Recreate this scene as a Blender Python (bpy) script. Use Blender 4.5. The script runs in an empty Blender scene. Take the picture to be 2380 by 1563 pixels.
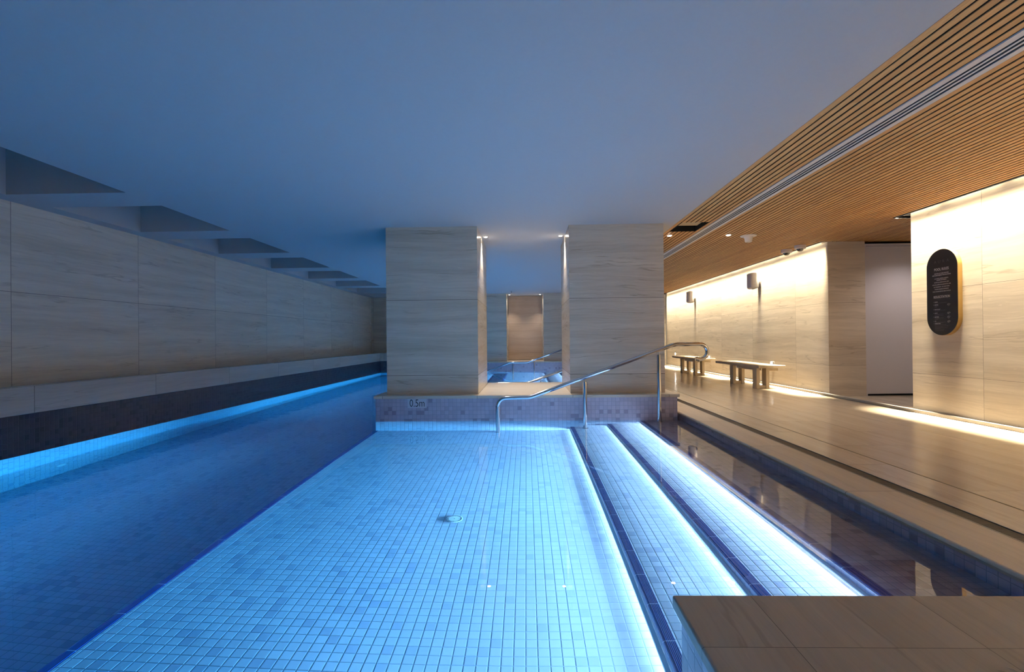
import bpy, bmesh, math, random
from mathutils import Matrix, Vector
random.seed(7)
S = bpy.context.scene
COL = S.collection

# ------------------------------------------------------------------ camera
YAW, PITCH, ROLL = 0.0228901366, 0.00360124438, -0.0100181354
CAM_Z = 1.0                                   # metres above the water, which is z = 0
cyw, syw = math.cos(YAW), math.sin(YAW)
fwd = Vector((-syw * math.cos(PITCH), cyw * math.cos(PITCH), math.sin(PITCH)))
r0 = Vector((cyw, syw, 0.0))
u0 = r0.cross(fwd)
right = math.cos(ROLL) * r0 + math.sin(ROLL) * u0
up = -math.sin(ROLL) * r0 + math.cos(ROLL) * u0
cam_data = bpy.data.cameras.new('camera')
cam = bpy.data.objects.new('camera', cam_data)
COL.objects.link(cam)
back = -fwd
cam.matrix_world = Matrix(((right.x, up.x, back.x, 0), (right.y, up.y, back.y, 0),
                           (right.z, up.z, back.z, CAM_Z), (0, 0, 0, 1)))
cam_data.sensor_fit = 'HORIZONTAL'
cam_data.sensor_width = 36.0
cam_data.lens = 1124.0 / 2380.0 * 36.0
cam_data.shift_x = -7.5677 / 2380.0
cam_data.shift_y = 3.8507 / 2380.0
cam_data.clip_start = 0.02
S.camera = cam

# ------------------------------------------------------------------ world, exposure
W = bpy.data.worlds.new('world')
S.world = W
W.use_nodes = True
W.node_tree.nodes['Background'].inputs[0].default_value = (0.02, 0.025, 0.03, 1)
W.node_tree.nodes['Background'].inputs[1].default_value = 0.2
S.view_settings.view_transform = 'Standard'
S.view_settings.look = 'None'
S.view_settings.exposure = 0.0
S.view_settings.gamma = 1.0
S.view_settings.use_curve_mapping = False
S.cycles.max_bounces = 8
S.cycles.diffuse_bounces = 4
S.cycles.glossy_bounces = 4
S.cycles.transmission_bounces = 6
S.cycles.transparent_max_bounces = 8
S.cycles.volume_bounces = 0
S.cycles.caustics_refractive = True
S.cycles.caustics_reflective = True
S.cycles.sample_clamp_indirect = 6.0
S.cycles.blur_glossy = 0.5
S.cycles.use_denoising = True

# ------------------------------------------------------------------ light levels and colours
WHITE_BLUE = (0.60, 0.74, 1.0)
THROW_BLUE = (0.50, 0.66, 1.0)
POOL_BLUE = (0.32, 0.68, 1.0)
WARM = (1.0, 0.86, 0.62)
NEUTRAL = (1.0, 0.90, 0.82)
P_STEP = 34.0        # watts per metre of step strip
P_LANE = 7.5        # watts per metre of strip under the long ledge
P_WASH = 1.6
P_GRAZE = 34.0       # watts per metre of the narrow downward beam in the slot
P_FLOOR = 120.0


def area_light(name, loc, direction, sx, sy, power, color, long_axis='Y', spread=math.pi):
    d = bpy.data.lights.new(name, 'AREA')
    d.shape = 'RECTANGLE'
    d.size, d.size_y = sx, sy
    d.energy = power
    d.color = color
    d.spread = spread
    o = bpy.data.objects.new(name, d)
    COL.objects.link(o)
    z = -Vector(direction).normalized()
    y = Vector((0, 1, 0)) if long_axis == 'Y' else Vector((1, 0, 0))
    x = y.cross(z).normalized()
    y = z.cross(x).normalized()
    o.matrix_world = Matrix(((x.x, y.x, z.x, loc[0]), (x.y, y.y, z.y, loc[1]), (x.z, y.z, z.z, loc[2]), (0, 0, 0, 1)))
    return o


def spot_light(name, loc, direction, power, color, angle, blend=0.6, radius=0.02):
    d = bpy.data.lights.new(name, 'SPOT')
    d.energy = power
    d.color = color
    d.spot_size = math.radians(angle)
    d.spot_blend = blend
    d.shadow_soft_size = radius
    o = bpy.data.objects.new(name, d)
    COL.objects.link(o)
    o.location = loc
    o.rotation_euler = Vector(direction).to_track_quat('-Z', 'Y').to_euler()
    return o


# ------------------------------------------------------------------ measured places
ZC = 2.437           # ceiling
ZD = 0.09            # deck
XL = -4.55           # face of the low parapet and pool wall on the left
XLW = -5.165         # tall stone wall on the left
XR = 4.59            # stone wall on the right
KY = 5.94            # mosaic face of the kerb
PY0, PY1 = 6.10, 7.50
YB = 16.04           # end of the hall
YN = -2.6            # wall behind the camera
D1, D2, D3 = -0.39, -0.22, -0.05
FL = -0.57           # shallow floor
DEEP = -1.24

# ------------------------------------------------------------------ objects


def tag(o, label=None, cat=None, group=None, kind=None):
    if label: o['label'] = label
    if cat: o['category'] = cat
    if group: o['group'] = group
    if kind: o['kind'] = kind
    return o


def thing(name, label, cat, loc=(0, 0, 0), group=None, kind=None):
    o = bpy.data.objects.new(name, None)
    COL.objects.link(o)
    o.location = loc
    o.empty_display_size = 0.1
    return tag(o, label, cat, group, kind)


def root_loc(p):
    v = Vector((0, 0, 0))
    while p is not None:
        v += p.location
        p = p.parent
    return v


class MB:
    """Collects geometry in world coordinates and links it as ONE mesh object."""

    def __init__(self):
        self.bm = bmesh.new()

    def box(self, x0, x1, y0, y1, z0, z1, bevel=0.0, seg=2):
        vs = [self.bm.verts.new(p) for p in ((x0, y0, z0), (x1, y0, z0), (x1, y1, z0), (x0, y1, z0),
                                             (x0, y0, z1), (x1, y0, z1), (x1, y1, z1), (x0, y1, z1))]
        fs = [self.bm.faces.new([vs[i] for i in f]) for f in
              ((0, 3, 2, 1), (4, 5, 6, 7), (0, 1, 5, 4), (1, 2, 6, 5), (2, 3, 7, 6), (3, 0, 4, 7))]
        if bevel > 0:
            es = list({e for f in fs for e in f.edges})
            bmesh.ops.bevel(self.bm, geom=es, offset=bevel, segments=seg, profile=0.5, affect='EDGES')
        return self

    def quad(self, *pts):
        self.bm.faces.new([self.bm.verts.new(p) for p in pts])
        return self

    def lathe(self, origin, axis, prof, n=32):
        """prof: list of (radius, distance along axis)."""
        a = Vector(axis).normalized()
        t = Vector((1, 0, 0)) if abs(a.x) < 0.9 else Vector((0, 1, 0))
        e1 = a.cross(t).normalized()
        e2 = a.cross(e1)
        o = Vector(origin)
        rings = []
        for r, h in prof:
            if r < 1e-6:
                rings.append([self.bm.verts.new(o + a * h)])
            else:
                rings.append([self.bm.verts.new(o + a * h + (e1 * math.cos(2 * math.pi * k / n) + e2 * math.sin(2 * math.pi * k / n)) * r) for k in range(n)])
        for A, B in zip(rings, rings[1:]):
            for k in range(n):
                k2 = (k + 1) % n
                if len(A) == 1 and len(B) == 1: continue
                if len(A) == 1: f = [A[0], B[k2], B[k]]
                elif len(B) == 1: f = [A[k], A[k2], B[0]]
                else: f = [A[k], A[k2], B[k2], B[k]]
                self.bm.faces.new(f)
        for R in (rings[0], rings[-1]):
            if len(R) > 2: self.bm.faces.new(R)
        return self

    def tube(self, pts, r, n=20, cap=True):
        pts = [Vector(p) for p in pts]
        rings = []
        prev = None
        for i, p in enumerate(pts):
            if i == 0: d = pts[1] - p
            elif i == len(pts) - 1: d = p - pts[i - 1]
            else: d = (pts[i + 1] - p).normalized() + (p - pts[i - 1]).normalized()
            d.normalize()
            if prev is None:
                t = Vector((0, 1, 0)) if abs(d.y) < 0.9 else Vector((1, 0, 0))
                e1 = d.cross(t).normalized()
            else:
                e1 = (prev - d * prev.dot(d)).normalized()
            e2 = d.cross(e1)
            prev = e1
            rings.append([self.bm.verts.new(p + (e1 * math.cos(2 * math.pi * k / n) + e2 * math.sin(2 * math.pi * k / n)) * r) for k in range(n)])
        for A, B in zip(rings, rings[1:]):
            for k in range(n):
                k2 = (k + 1) % n
                self.bm.faces.new([A[k], A[k2], B[k2], B[k]])
        if cap:
            self.bm.faces.new(rings[0])
            self.bm.faces.new(rings[-1])
        return self

    def prism(self, outline, origin, ex, ey, ez, depth):
        """outline: 2D points; ex, ey span the outline; extruded by depth along ez."""
        o, ex, ey, ez = Vector(origin), Vector(ex), Vector(ey), Vector(ez)
        A = [self.bm.verts.new(o + ex * a + ey * b) for a, b in outline]
        B = [self.bm.verts.new(o + ex * a + ey * b + ez * depth) for a, b in outline]
        n = len(A)
        self.bm.faces.new(A[::-1])
        self.bm.faces.new(B)
        for k in range(n):
            self.bm.faces.new([A[k], A[(k + 1) % n], B[(k + 1) % n], B[k]])
        return self

    def build(self, name, mat, parent=None, smooth=False, sharp=35):
        bmesh.ops.recalc_face_normals(self.bm, faces=self.bm.faces[:])
        off = root_loc(parent)
        if off.length > 0:
            bmesh.ops.translate(self.bm, verts=self.bm.verts[:], vec=-off)
        me = bpy.data.meshes.new(name)
        self.bm.to_mesh(me)
        self.bm.free()
        if smooth:
            for p in me.polygons: p.use_smooth = True
            me.set_sharp_from_angle(angle=math.radians(sharp))
        me.materials.append(mat)
        o = bpy.data.objects.new(name, me)
        COL.objects.link(o)
        if parent is not None: o.parent = parent
        return o


def structure(o, label, cat):
    return tag(o, label, cat, kind='structure')


def copy_tree(o, parent=None):
    c = o.copy()
    COL.objects.link(c)
    if parent is not None:
        c.parent = parent
    for ch in list(o.children):
        copy_tree(ch, c)
    return c


# ------------------------------------------------------------------ materials
class NT:
    def __init__(self, name):
        self.m = bpy.data.materials.new(name)
        self.m.use_nodes = True
        self.t = self.m.node_tree
        self.bsdf = self.t.nodes['Principled BSDF']
        self.out = self.t.nodes['Material Output']
        g = self.t.nodes.new('ShaderNodeNewGeometry')
        self.geo = g
        s = self.t.nodes.new('ShaderNodeSeparateXYZ')
        self.t.links.new(g.outputs['Position'], s.inputs[0])
        self.x, self.y, self.z = s.outputs

    def put(self, sock, v):
        if hasattr(v, 'is_linked') or isinstance(v, bpy.types.NodeSocket):
            self.t.links.new(v, sock)
        else:
            if isinstance(v, tuple) and len(v) == 3 and sock.type == 'RGBA': v = v + (1,)
            sock.default_value = v

    def math(self, op, a, b=0.0, c=None, clamp=False):
        n = self.t.nodes.new('ShaderNodeMath')
        n.operation = op
        n.use_clamp = clamp
        self.put(n.inputs[0], a)
        self.put(n.inputs[1], b)
        if c is not None: self.put(n.inputs[2], c)
        return n.outputs[0]

    def vec(self, a, b, c):
        n = self.t.nodes.new('ShaderNodeCombineXYZ')
        for i, v in enumerate((a, b, c)): self.put(n.inputs[i], v)
        return n.outputs[0]

    def noise(self, v, scale=1.0, detail=3.0, rough=0.5, dist=0.0):
        n = self.t.nodes.new('ShaderNodeTexNoise')
        self.put(n.inputs['Vector'], v)
        n.inputs['Scale'].default_value = scale
        n.inputs['Detail'].default_value = detail
        n.inputs['Roughness'].default_value = rough
        n.inputs['Distortion'].default_value = dist
        return n.outputs[0]

    def white(self, v):
        n = self.t.nodes.new('ShaderNodeTexWhiteNoise')
        n.noise_dimensions = '3D'
        self.put(n.inputs['Vector'], v)
        return n.outputs['Value']

    def mix(self, f, a, b):
        n = self.t.nodes.new('ShaderNodeMix')
        n.data_type = 'RGBA'
        self.put(n.inputs[0], f)
        self.put(n.inputs[6], a)
        self.put(n.inputs[7], b)
        return n.outputs[2]

    def fmix(self, f, a, b):
        n = self.t.nodes.new('ShaderNodeMix')
        n.data_type = 'FLOAT'
        self.put(n.inputs[0], f)
        self.put(n.inputs[2], a)
        self.put(n.inputs[3], b)
        return n.outputs[0]

    def smooth(self, v, lo, hi, a=0.0, b=1.0):
        n = self.t.nodes.new('ShaderNodeMapRange')
        n.interpolation_type = 'SMOOTHSTEP'
        self.put(n.inputs[0], v)
        n.inputs[1].default_value, n.inputs[2].default_value = lo, hi
        n.inputs[3].default_value, n.inputs[4].default_value = a, b
        return n.outputs[0]

    def axes(self):
        """two in-plane coordinates picked by the face's own direction."""
        s = self.t.nodes.new('ShaderNodeSeparateXYZ')
        self.t.links.new(self.geo.outputs['True Normal'], s.inputs[0])
        nx = self.math('GREATER_THAN', self.math('ABSOLUTE', s.outputs[0]), 0.6)
        nz = self.math('GREATER_THAN', self.math('ABSOLUTE', s.outputs[2]), 0.6)
        return self.fmix(nx, self.x, self.y), self.fmix(nz, self.z, self.y), nx, nz

    def edge(self, c, pitch, off):
        """distance to the nearest line of a regular grid, and the cell number."""
        q = self.math('DIVIDE', self.math('SUBTRACT', c, off), pitch)
        cell = self.math('FLOOR', q)
        f = self.math('SUBTRACT', q, cell)
        d = self.math('MULTIPLY', self.math('MINIMUM', f, self.math('SUBTRACT', 1.0, f)), pitch)
        return d, cell

    def bump(self, h, strength, dist):
        n = self.t.nodes.new('ShaderNodeBump')
        n.inputs['Strength'].default_value = strength
        n.inputs['Distance'].default_value = dist
        self.put(n.inputs['Height'], h)
        self.t.links.new(n.outputs[0], self.bsdf.inputs['Normal'])

    def set(self, **kw):
        names = dict(color='Base Color', rough='Roughness', metal='Metallic', spec='Specular IOR Level', coat='Coat Weight',
                     coat_rough='Coat Roughness', emit='Emission Color', emit_s='Emission Strength')
        for k, v in kw.items(): self.put(self.bsdf.inputs[names[k]], v)
        return self.m


def plain(name, color, rough=0.5, metal=0.0, grain=0.0, spec=0.5):
    n = NT(name)
    c = color
    if grain > 0:
        f = n.noise(n.vec(n.x, n.y, n.z), 40.0, 4.0, 0.6)
        c = n.mix(f, tuple(v * (1 - grain) for v in color), tuple(min(1, v * (1 + grain)) for v in color))
    return n.set(color=c, rough=rough, metal=metal, spec=spec)


def emitter(name, color, strength):
    n = NT(name)
    return n.set(color=(0.8, 0.8, 0.8), emit=color, emit_s=strength, rough=0.4)


def travertine(name, light, dark, joints_a=None, joints_b=None, vein_axis='auto', rough=0.32, joint_w=0.0022, brick=False, spec=0.5,
               contrast=1.0):
    """vein-cut travertine: fine bands along the first in-plane coordinate, panel joints as thin dark lines."""
    n = NT(name)
    a, b, nx, nz = n.axes()
    if vein_axis == 'floor':            # veins along y on horizontal faces
        a, b = n.y, n.fmix(nz, n.z, n.x)
    ca, cb = 0.0, 0.0
    line = None
    if joints_b:
        db, cb = n.edge(b, *joints_b)
        line = n.smooth(db, joint_w * 0.6, joint_w * 1.4, 1.0, 0.0)
    if joints_a:
        aa = a
        if brick and joints_b:
            par = n.math('MULTIPLY', n.math('MODULO', n.math('ABSOLUTE', cb), 2.0), joints_a[0] * 0.5)
            aa = n.math('ADD', a, par)
        da, ca = n.edge(aa, *joints_a)
        la = n.smooth(da, joint_w * 0.6, joint_w * 1.4, 1.0, 0.0)
        line = la if line is None else n.math('MAXIMUM', line, la)
    pid = n.math('ADD', n.math('MULTIPLY', ca, 3.7), n.math('MULTIPLY', cb, 11.3))
    warp = n.noise(n.vec(n.math('MULTIPLY', a, 0.9), n.math('MULTIPLY', b, 1.8), pid), 1.0, 2.0, 0.5)
    warp2 = n.noise(n.vec(n.math('MULTIPLY', a, 4.5), n.math('MULTIPLY', b, 9.0), pid), 1.0, 3.0, 0.55)
    bw = n.math('ADD', b, n.math('ADD', n.math('MULTIPLY', warp, 0.11), n.math('MULTIPLY', warp2, 0.042)))
    band = n.noise(n.vec(n.math('MULTIPLY', a, 0.30), n.math('MULTIPLY', bw, 7.0), pid), 1.0, 6.0, 0.68)
    fine = n.noise(n.vec(n.math('MULTIPLY', a, 2.6), n.math('MULTIPLY', bw, 70.0), pid), 1.0, 4.0, 0.65)
    vein_n = n.noise(n.vec(n.math('MULTIPLY', a, 0.30), n.math('MULTIPLY', bw, 4.2), n.math('ADD', pid, 4.1)), 1.0, 4.0, 0.6)
    vein_m = n.smooth(n.noise(n.vec(n.math('MULTIPLY', a, 1.6), n.math('MULTIPLY', bw, 6.0), n.math('ADD', pid, 9.4)), 1.0, 2.0, 0.5), 0.42, 0.62)
    vein = n.math('MULTIPLY', n.smooth(n.math('ABSOLUTE', n.math('SUBTRACT', vein_n, 0.5)), 0.0, 0.014, 1.0, 0.0), vein_m)
    pits = n.smooth(n.noise(n.vec(n.math('MULTIPLY', a, 7.0), n.math('MULTIPLY', bw, 55.0), pid), 1.0, 3.0, 0.6), 0.66, 0.76)
    tone = n.white(n.vec(ca, cb, 2.0))
    f = n.math('ADD', n.math('MULTIPLY', n.smooth(band, 0.28, 0.72), 0.55 * contrast), n.math('MULTIPLY', n.smooth(fine, 0.2, 0.8), 0.30 * contrast))
    f = n.math('ADD', f, n.math('MULTIPLY', vein, 0.52 * contrast))
    f = n.math('ADD', f, n.math('MULTIPLY', n.math('SUBTRACT', tone, 0.5), 0.16), clamp=True)
    col = n.mix(f, light, dark)
    col = n.mix(n.math('MULTIPLY', pits, 0.35), col, tuple(min(1, v * 1.25) for v in light))
    if line is not None:
        col = n.mix(n.math('MULTIPLY', line, 0.9), col, tuple(v * 0.16 for v in dark))
    r = n.math('ADD', rough - 0.04, n.math('MULTIPLY', fine, 0.08))
    return n.set(color=col, rough=r, spec=spec)


def mosaic(name, light, mid, dark, grout, pitch=0.05, offs=(0.033, 0.034, 0.03), rough=0.28, odd=0.14, bump=0.35, spec=0.5):
    n = NT(name)
    a, b, nx, nz = n.axes()
    oa = n.fmix(nx, offs[0], offs[1])
    ob = n.fmix(nz, offs[2], offs[1])
    q = n.math('DIVIDE', n.math('SUBTRACT', a, oa), pitch)
    ca = n.math('FLOOR', q)
    fa = n.math('SUBTRACT', q, ca)
    q2 = n.math('DIVIDE', n.math('SUBTRACT', b, ob), pitch)
    cb = n.math('FLOOR', q2)
    fb = n.math('SUBTRACT', q2, cb)
    da = n.math('MULTIPLY', n.math('MINIMUM', fa, n.math('SUBTRACT', 1.0, fa)), pitch)
    db = n.math('MULTIPLY', n.math('MINIMUM', fb, n.math('SUBTRACT', 1.0, fb)), pitch)
    d = n.math('MINIMUM', da, db)
    cell = n.vec(ca, cb, n.math('ADD', n.math('MULTIPLY', nx, 5.0), n.math('MULTIPLY', nz, 9.0)))
    w1 = n.white(cell)
    w2 = n.white(n.vec(n.math('ADD', ca, 51.3), cb, 3.0))
    w3 = n.white(n.vec(ca, n.math('ADD', cb, 17.7), 8.0))
    mott = n.noise(n.vec(n.x, n.y, n.z), 26.0, 3.0, 0.6)
    clump = n.noise(n.vec(ca, cb, 1.0), 0.13, 2.0, 0.5)
    f = n.math('ADD', n.math('MULTIPLY', w1, 0.65), n.math('MULTIPLY', n.math('SUBTRACT', mott, 0.5), 0.55))
    f = n.math('ADD', f, n.math('MULTIPLY', n.math('SUBTRACT', clump, 0.5), 1.1), clamp=True)
    col = n.mix(f, light, mid)
    col = n.mix(n.math('MULTIPLY', n.math('LESS_THAN', w2, odd), 0.75), col, dark)
    g = n.smooth(d, 0.0009, 0.0022, 1.0, 0.0)
    col = n.mix(g, col, grout)
    edge = n.smooth(d, 0.0008, 0.0045)
    tilt = n.math('ADD', n.math('MULTIPLY', n.math('SUBTRACT', w3, 0.5), n.math('MULTIPLY', fa, 0.5)),
                  n.math('MULTIPLY', n.math('SUBTRACT', w1, 0.5), n.math('MULTIPLY', fb, 0.5)))
    h = n.math('ADD', n.math('MULTIPLY', edge, 1.0), n.math('MULTIPLY', tilt, 0.5))
    n.bump(h, bump, 0.0022)
    return n.set(color=col, rough=n.math('ADD', rough, n.math('MULTIPLY', w2, 0.15)), spec=spec)


STONE_L, STONE_D = (0.75, 0.66, 0.53), (0.43, 0.36, 0.27)
M = {}
M['stone_pillar'] = travertine('vein_cut_stone_pillar', STONE_L, STONE_D, None, (0.955, 0.555), rough=0.24)
M['niche_stone'] = travertine('warm_niche_stone', (0.56, 0.41, 0.28), (0.40, 0.285, 0.19), None, (0.955, 0.555), rough=0.45)
M['stone_left'] = travertine('vein_cut_stone_left_lightened', (0.86, 0.78, 0.65), (0.54, 0.47, 0.37), (1.594, 4.735), (0.955, 0.575), rough=0.36)  # same stone as the other walls, lightened in place of missing light
M['stone_end'] = travertine('vein_cut_stone_end', STONE_L, STONE_D, (1.6, -5.1), (0.955, 0.555), rough=0.36)
M['stone_right'] = travertine('vein_cut_stone_right', STONE_L, STONE_D, (1.6, 4.968), (0.955, 0.555), rough=0.34, joint_w=0.0014)
M['stone_right_far'] = travertine('vein_cut_stone_right_far', STONE_L, STONE_D, (1.565, 8.345), (0.955, 0.555), rough=0.34, joint_w=0.0014)
M['stone_ledge'] = travertine('vein_cut_stone_parapet', (0.56, 0.495, 0.40), (0.36, 0.31, 0.235), (1.466, 5.83), None, rough=0.36)
M['stone_coping'] = travertine('honed_stone_coping', (0.70, 0.61, 0.485), (0.49, 0.415, 0.315), (1.17, -0.61), None, rough=0.30)
M['stone_deck_edge'] = travertine('honed_stone_deck_edge', (0.70, 0.595, 0.455), (0.52, 0.44, 0.33), (1.2, 0.48), None, vein_axis='floor', rough=0.42, contrast=1.15)
M['stone_platform'] = travertine('honed_stone_platform', (0.50, 0.42, 0.32), (0.33, 0.27, 0.195), (0.6, 0.48), (0.415, 0.585), vein_axis='floor', rough=0.45, joint_w=0.0008)
M['floor'] = travertine('polished_stone_floor', (0.70, 0.595, 0.455), (0.54, 0.45, 0.335), (1.2, 0.48), (0.6, 2.555), vein_axis='floor', rough=0.17, brick=True,
                        joint_w=0.0013, contrast=1.15)
M['mosaic'] = mosaic('grey_mauve_mosaic', (0.50, 0.45, 0.53), (0.37, 0.33, 0.40), (0.26, 0.225, 0.29), (0.27, 0.28, 0.35), odd=0.08)
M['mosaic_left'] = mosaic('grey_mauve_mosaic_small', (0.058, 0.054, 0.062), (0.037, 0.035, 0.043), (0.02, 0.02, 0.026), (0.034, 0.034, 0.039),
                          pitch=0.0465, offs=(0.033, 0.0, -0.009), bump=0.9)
M['mosaic_floor'] = mosaic('pale_grey_mosaic_floor', (0.46, 0.51, 0.60), (0.37, 0.42, 0.52), (0.29, 0.34, 0.46), (0.19, 0.25, 0.31), odd=0.10, bump=0.5)
M['mosaic_wall'] = mosaic('lit_mosaic_wall', (0.46, 0.51, 0.60), (0.37, 0.42, 0.52), (0.29, 0.34, 0.46), (0.19, 0.25, 0.31), pitch=0.0465, offs=(0.033, 0.0, -0.009), odd=0.08, bump=0.4)  # paler copy of the lane tile, underwater light put into its colour
M['plaster'] = plain('white_plaster', (0.54, 0.54, 0.535), 0.75, grain=0.03, spec=0.25)
M['recess'] = plain('grey_recess_paint', (0.62, 0.63, 0.66), 0.8, grain=0.02, spec=0.2)
M['door'] = plain('white_door_paint', (0.66, 0.63, 0.64), 0.55, grain=0.02, spec=0.3)
M['white_metal'] = plain('white_powder_coat', (0.74, 0.72, 0.69), 0.45)
M['white_plastic'] = plain('white_plastic', (0.78, 0.74, 0.71), 0.4)
M['black'] = plain('matt_black', (0.010, 0.010, 0.011), 0.8, spec=0.03)
M['dark_slot'] = plain('dark_blue_black_slot', (0.008, 0.014, 0.030), 0.8, spec=0.03)
M['smoked'] = plain('smoked_dome_plastic', (0.01, 0.01, 0.011), 0.12, spec=0.7)
M['gasket'] = plain('grey_channel_metal', (0.36, 0.35, 0.33), 0.5, 0.3)
M['inlet'] = plain('white_pool_fitting', (0.72, 0.76, 0.78), 0.4)
M['screw'] = plain('dark_fitting_hole', (0.06, 0.09, 0.12), 0.6)
M['sign_face'] = plain('black_sign_face', (0.018, 0.015, 0.013), 0.38, spec=0.4)
M['brass'] = plain('brushed_brass', (0.52, 0.34, 0.12), 0.38, 0.9, grain=0.05)
M['white_ink'] = plain('white_print', (0.72, 0.70, 0.66), 0.6)
M['grey_ink'] = plain('etched_grey_print', (0.13, 0.12, 0.11), 0.5)
M['black_ink'] = plain('black_print', (0.01, 0.01, 0.014), 0.5)
M['marker'] = plain('glazed_white_marker_tile', (0.55, 0.56, 0.60), 0.3)
M['hatch_panel'] = plain('raw_board', (0.50, 0.38, 0.22), 0.7, grain=0.1)
M['strip_joint'] = plain('olive_joint_sealant', (0.19, 0.16, 0.09), 0.6)
M['led_white'] = emitter('lit_downlight_lens', NEUTRAL, 60.0)
M['led_wall'] = emitter('lit_wall_light_lens', (1.0, 0.93, 0.85), 45.0)
M['led_strip'] = emitter('lit_step_strip', WHITE_BLUE, 6.0)
M['led_warm'] = emitter('lit_warm_strip', WARM, 6.0)

n = NT('polished_steel')
M['steel'] = n.set(color=(0.70, 0.71, 0.73), metal=1.0, rough=n.math('ADD', 0.07, n.math('MULTIPLY', n.noise(n.vec(n.x, n.y, n.z), 30.0), 0.06)))

# navy nosing tiles: ribs run along the step, thin pale joints across
n = NT('ribbed_navy_nosing_tile')
dj, cj = n.edge(n.y, 0.243, 1.924)
joint = n.smooth(dj, 0.0012, 0.0028, 1.0, 0.0)
rib = n.math('SINE', n.math('MULTIPLY', n.x, 2 * math.pi / 0.0068))
col = n.mix(n.smooth(rib, -0.6, 0.7), (0.003, 0.016, 0.08), (0.006, 0.05, 0.24))
col = n.mix(n.math('MULTIPLY', n.math('SUBTRACT', n.white(n.vec(cj, 2.0, 1.0)), 0.5), 0.35), col, (0.006, 0.03, 0.20))
col = n.mix(joint, col, (0.36, 0.40, 0.50))
n.bump(rib, 0.35, 0.0012)
M['nosing'] = n.set(color=col, rough=0.3)

# timber slats
n = NT('oak_slats')
ds, cs = n.edge(n.x, 0.0577, 1.897)
grain = n.noise(n.vec(n.math('MULTIPLY', n.x, 26.0), n.math('MULTIPLY', n.y, 1.6), n.math('MULTIPLY', cs, 3.3)), 1.0, 5.0, 0.6, 1.6)
ring = n.math('SINE', n.math('MULTIPLY', grain, 46.0))
tone = n.white(n.vec(cs, n.math('FLOOR', n.math('ADD', n.math('DIVIDE', n.y, 2.4), n.math('MULTIPLY', cs, 0.37))), 4.0))
col = n.mix(n.math('ADD', n.math('MULTIPLY', n.smooth(ring, -1, 1), 0.40), n.math('MULTIPLY', tone, 0.6), clamp=True), (0.68, 0.37, 0.14), (0.45, 0.22, 0.075))
M['oak'] = n.set(color=col, rough=0.55, spec=0.3)

n = NT('limed_oak_bench')
grain = n.noise(n.vec(n.math('MULTIPLY', n.x, 30.0), n.math('MULTIPLY', n.y, 3.0), n.math('MULTIPLY', n.z, 4.0)), 1.0, 5.0, 0.6)
M['bench'] = n.set(color=n.mix(grain, (0.50, 0.41, 0.29), (0.30, 0.235, 0.155)), rough=0.5)

# drain grate: fine cross bars
n = NT('wedge_wire_grate')
bars = n.math('SINE', n.math('MULTIPLY', n.y, 2 * math.pi / 0.012))
n.bump(bars, 0.5, 0.003)
M['grate'] = n.set(color=n.mix(n.smooth(bars, -0.3, 0.6), (0.015, 0.013, 0.01), (0.06, 0.05, 0.04)), rough=0.5, spec=0.25)

# pool water
n = NT('pool_water')
n.t.nodes.remove(n.bsdf)
gl = n.t.nodes.new('ShaderNodeBsdfRefraction')
gl.inputs['IOR'].default_value = 1.333
gs = n.t.nodes.new('ShaderNodeBsdfGlossy')
gs.inputs['Roughness'].default_value = 0.0
fr = n.t.nodes.new('ShaderNodeFresnel')
fr.inputs['IOR'].default_value = 1.333
mx = n.t.nodes.new('ShaderNodeMixShader')
n.put(mx.inputs[0], n.math('ADD', n.math('MULTIPLY', fr.outputs[0], 0.92), 0.08, clamp=True))
n.t.links.new(gl.outputs[0], mx.inputs[1])
n.t.links.new(gs.outputs[0], mx.inputs[2])
gl.inputs['Roughness'].default_value = 0.0
rip = n.noise(n.vec(n.math('MULTIPLY', n.x, 1.0), n.math('MULTIPLY', n.y, 1.0), 0.0), 5.0, 3.0, 0.55)
amp = n.smooth(n.x, -3.4, -1.2, 1.0, 0.02)
bp = n.t.nodes.new('ShaderNodeBump')
bp.inputs['Strength'].default_value = 1.0
bp.inputs['Distance'].default_value = 0.0014
n.put(bp.inputs['Height'], n.math('MULTIPLY', rip, amp))
for nd in (gl, gs, fr): n.t.links.new(bp.outputs[0], nd.inputs['Normal'])
n.t.links.new(mx.outputs[0], n.out.inputs['Surface'])
va = n.t.nodes.new('ShaderNodeVolumeAbsorption')
va.inputs['Color'].default_value = (0.10, 0.83, 0.97, 1)
va.inputs['Density'].default_value = 0.62
n.t.links.new(va.outputs[0], n.out.inputs['Volume'])
M['water'] = n.m

# ------------------------------------------------------------------ setting: pool basin
m = MB().box(-1.835, 0.53, YN, KY, FL - 0.12, FL)
structure(m.build('pool_floor', M['mosaic_floor']), 'pale square-tiled shallow pool floor between the lane and the lit steps', 'pool floor')
m = MB().box(XL, 1.88, YN, YB - 0.9, DEEP - 0.1, DEEP)
m.box(-1.86, -1.80, YN, KY, DEEP, FL - 0.12)
structure(m.build('pool_floor', M['mosaic_floor']), 'deep tiled floor of the long swimming lane on the left', 'pool floor')
m = MB().box(XL - 0.10, XL, YN, 15.05, DEEP - 0.1, -0.001)
m.box(XL - 0.10, -1.92, 14.95, 15.05, DEEP - 0.1, -0.001)
structure(m.build('pool_wall', M['mosaic_wall']), 'bright blue underwater wall along the left of the lane', 'pool wall')
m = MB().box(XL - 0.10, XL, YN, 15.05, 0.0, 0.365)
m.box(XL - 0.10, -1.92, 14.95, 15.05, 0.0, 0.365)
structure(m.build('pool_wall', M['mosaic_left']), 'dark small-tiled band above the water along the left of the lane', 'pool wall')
m = MB().box(XL - 0.12, XL + 0.004, YN, 15.07, 0.366, 0.617, 0.004, 1)
m.box(XL - 0.12, -1.9, 14.94, 15.07, 0.366, 0.617, 0.004, 1)
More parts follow.
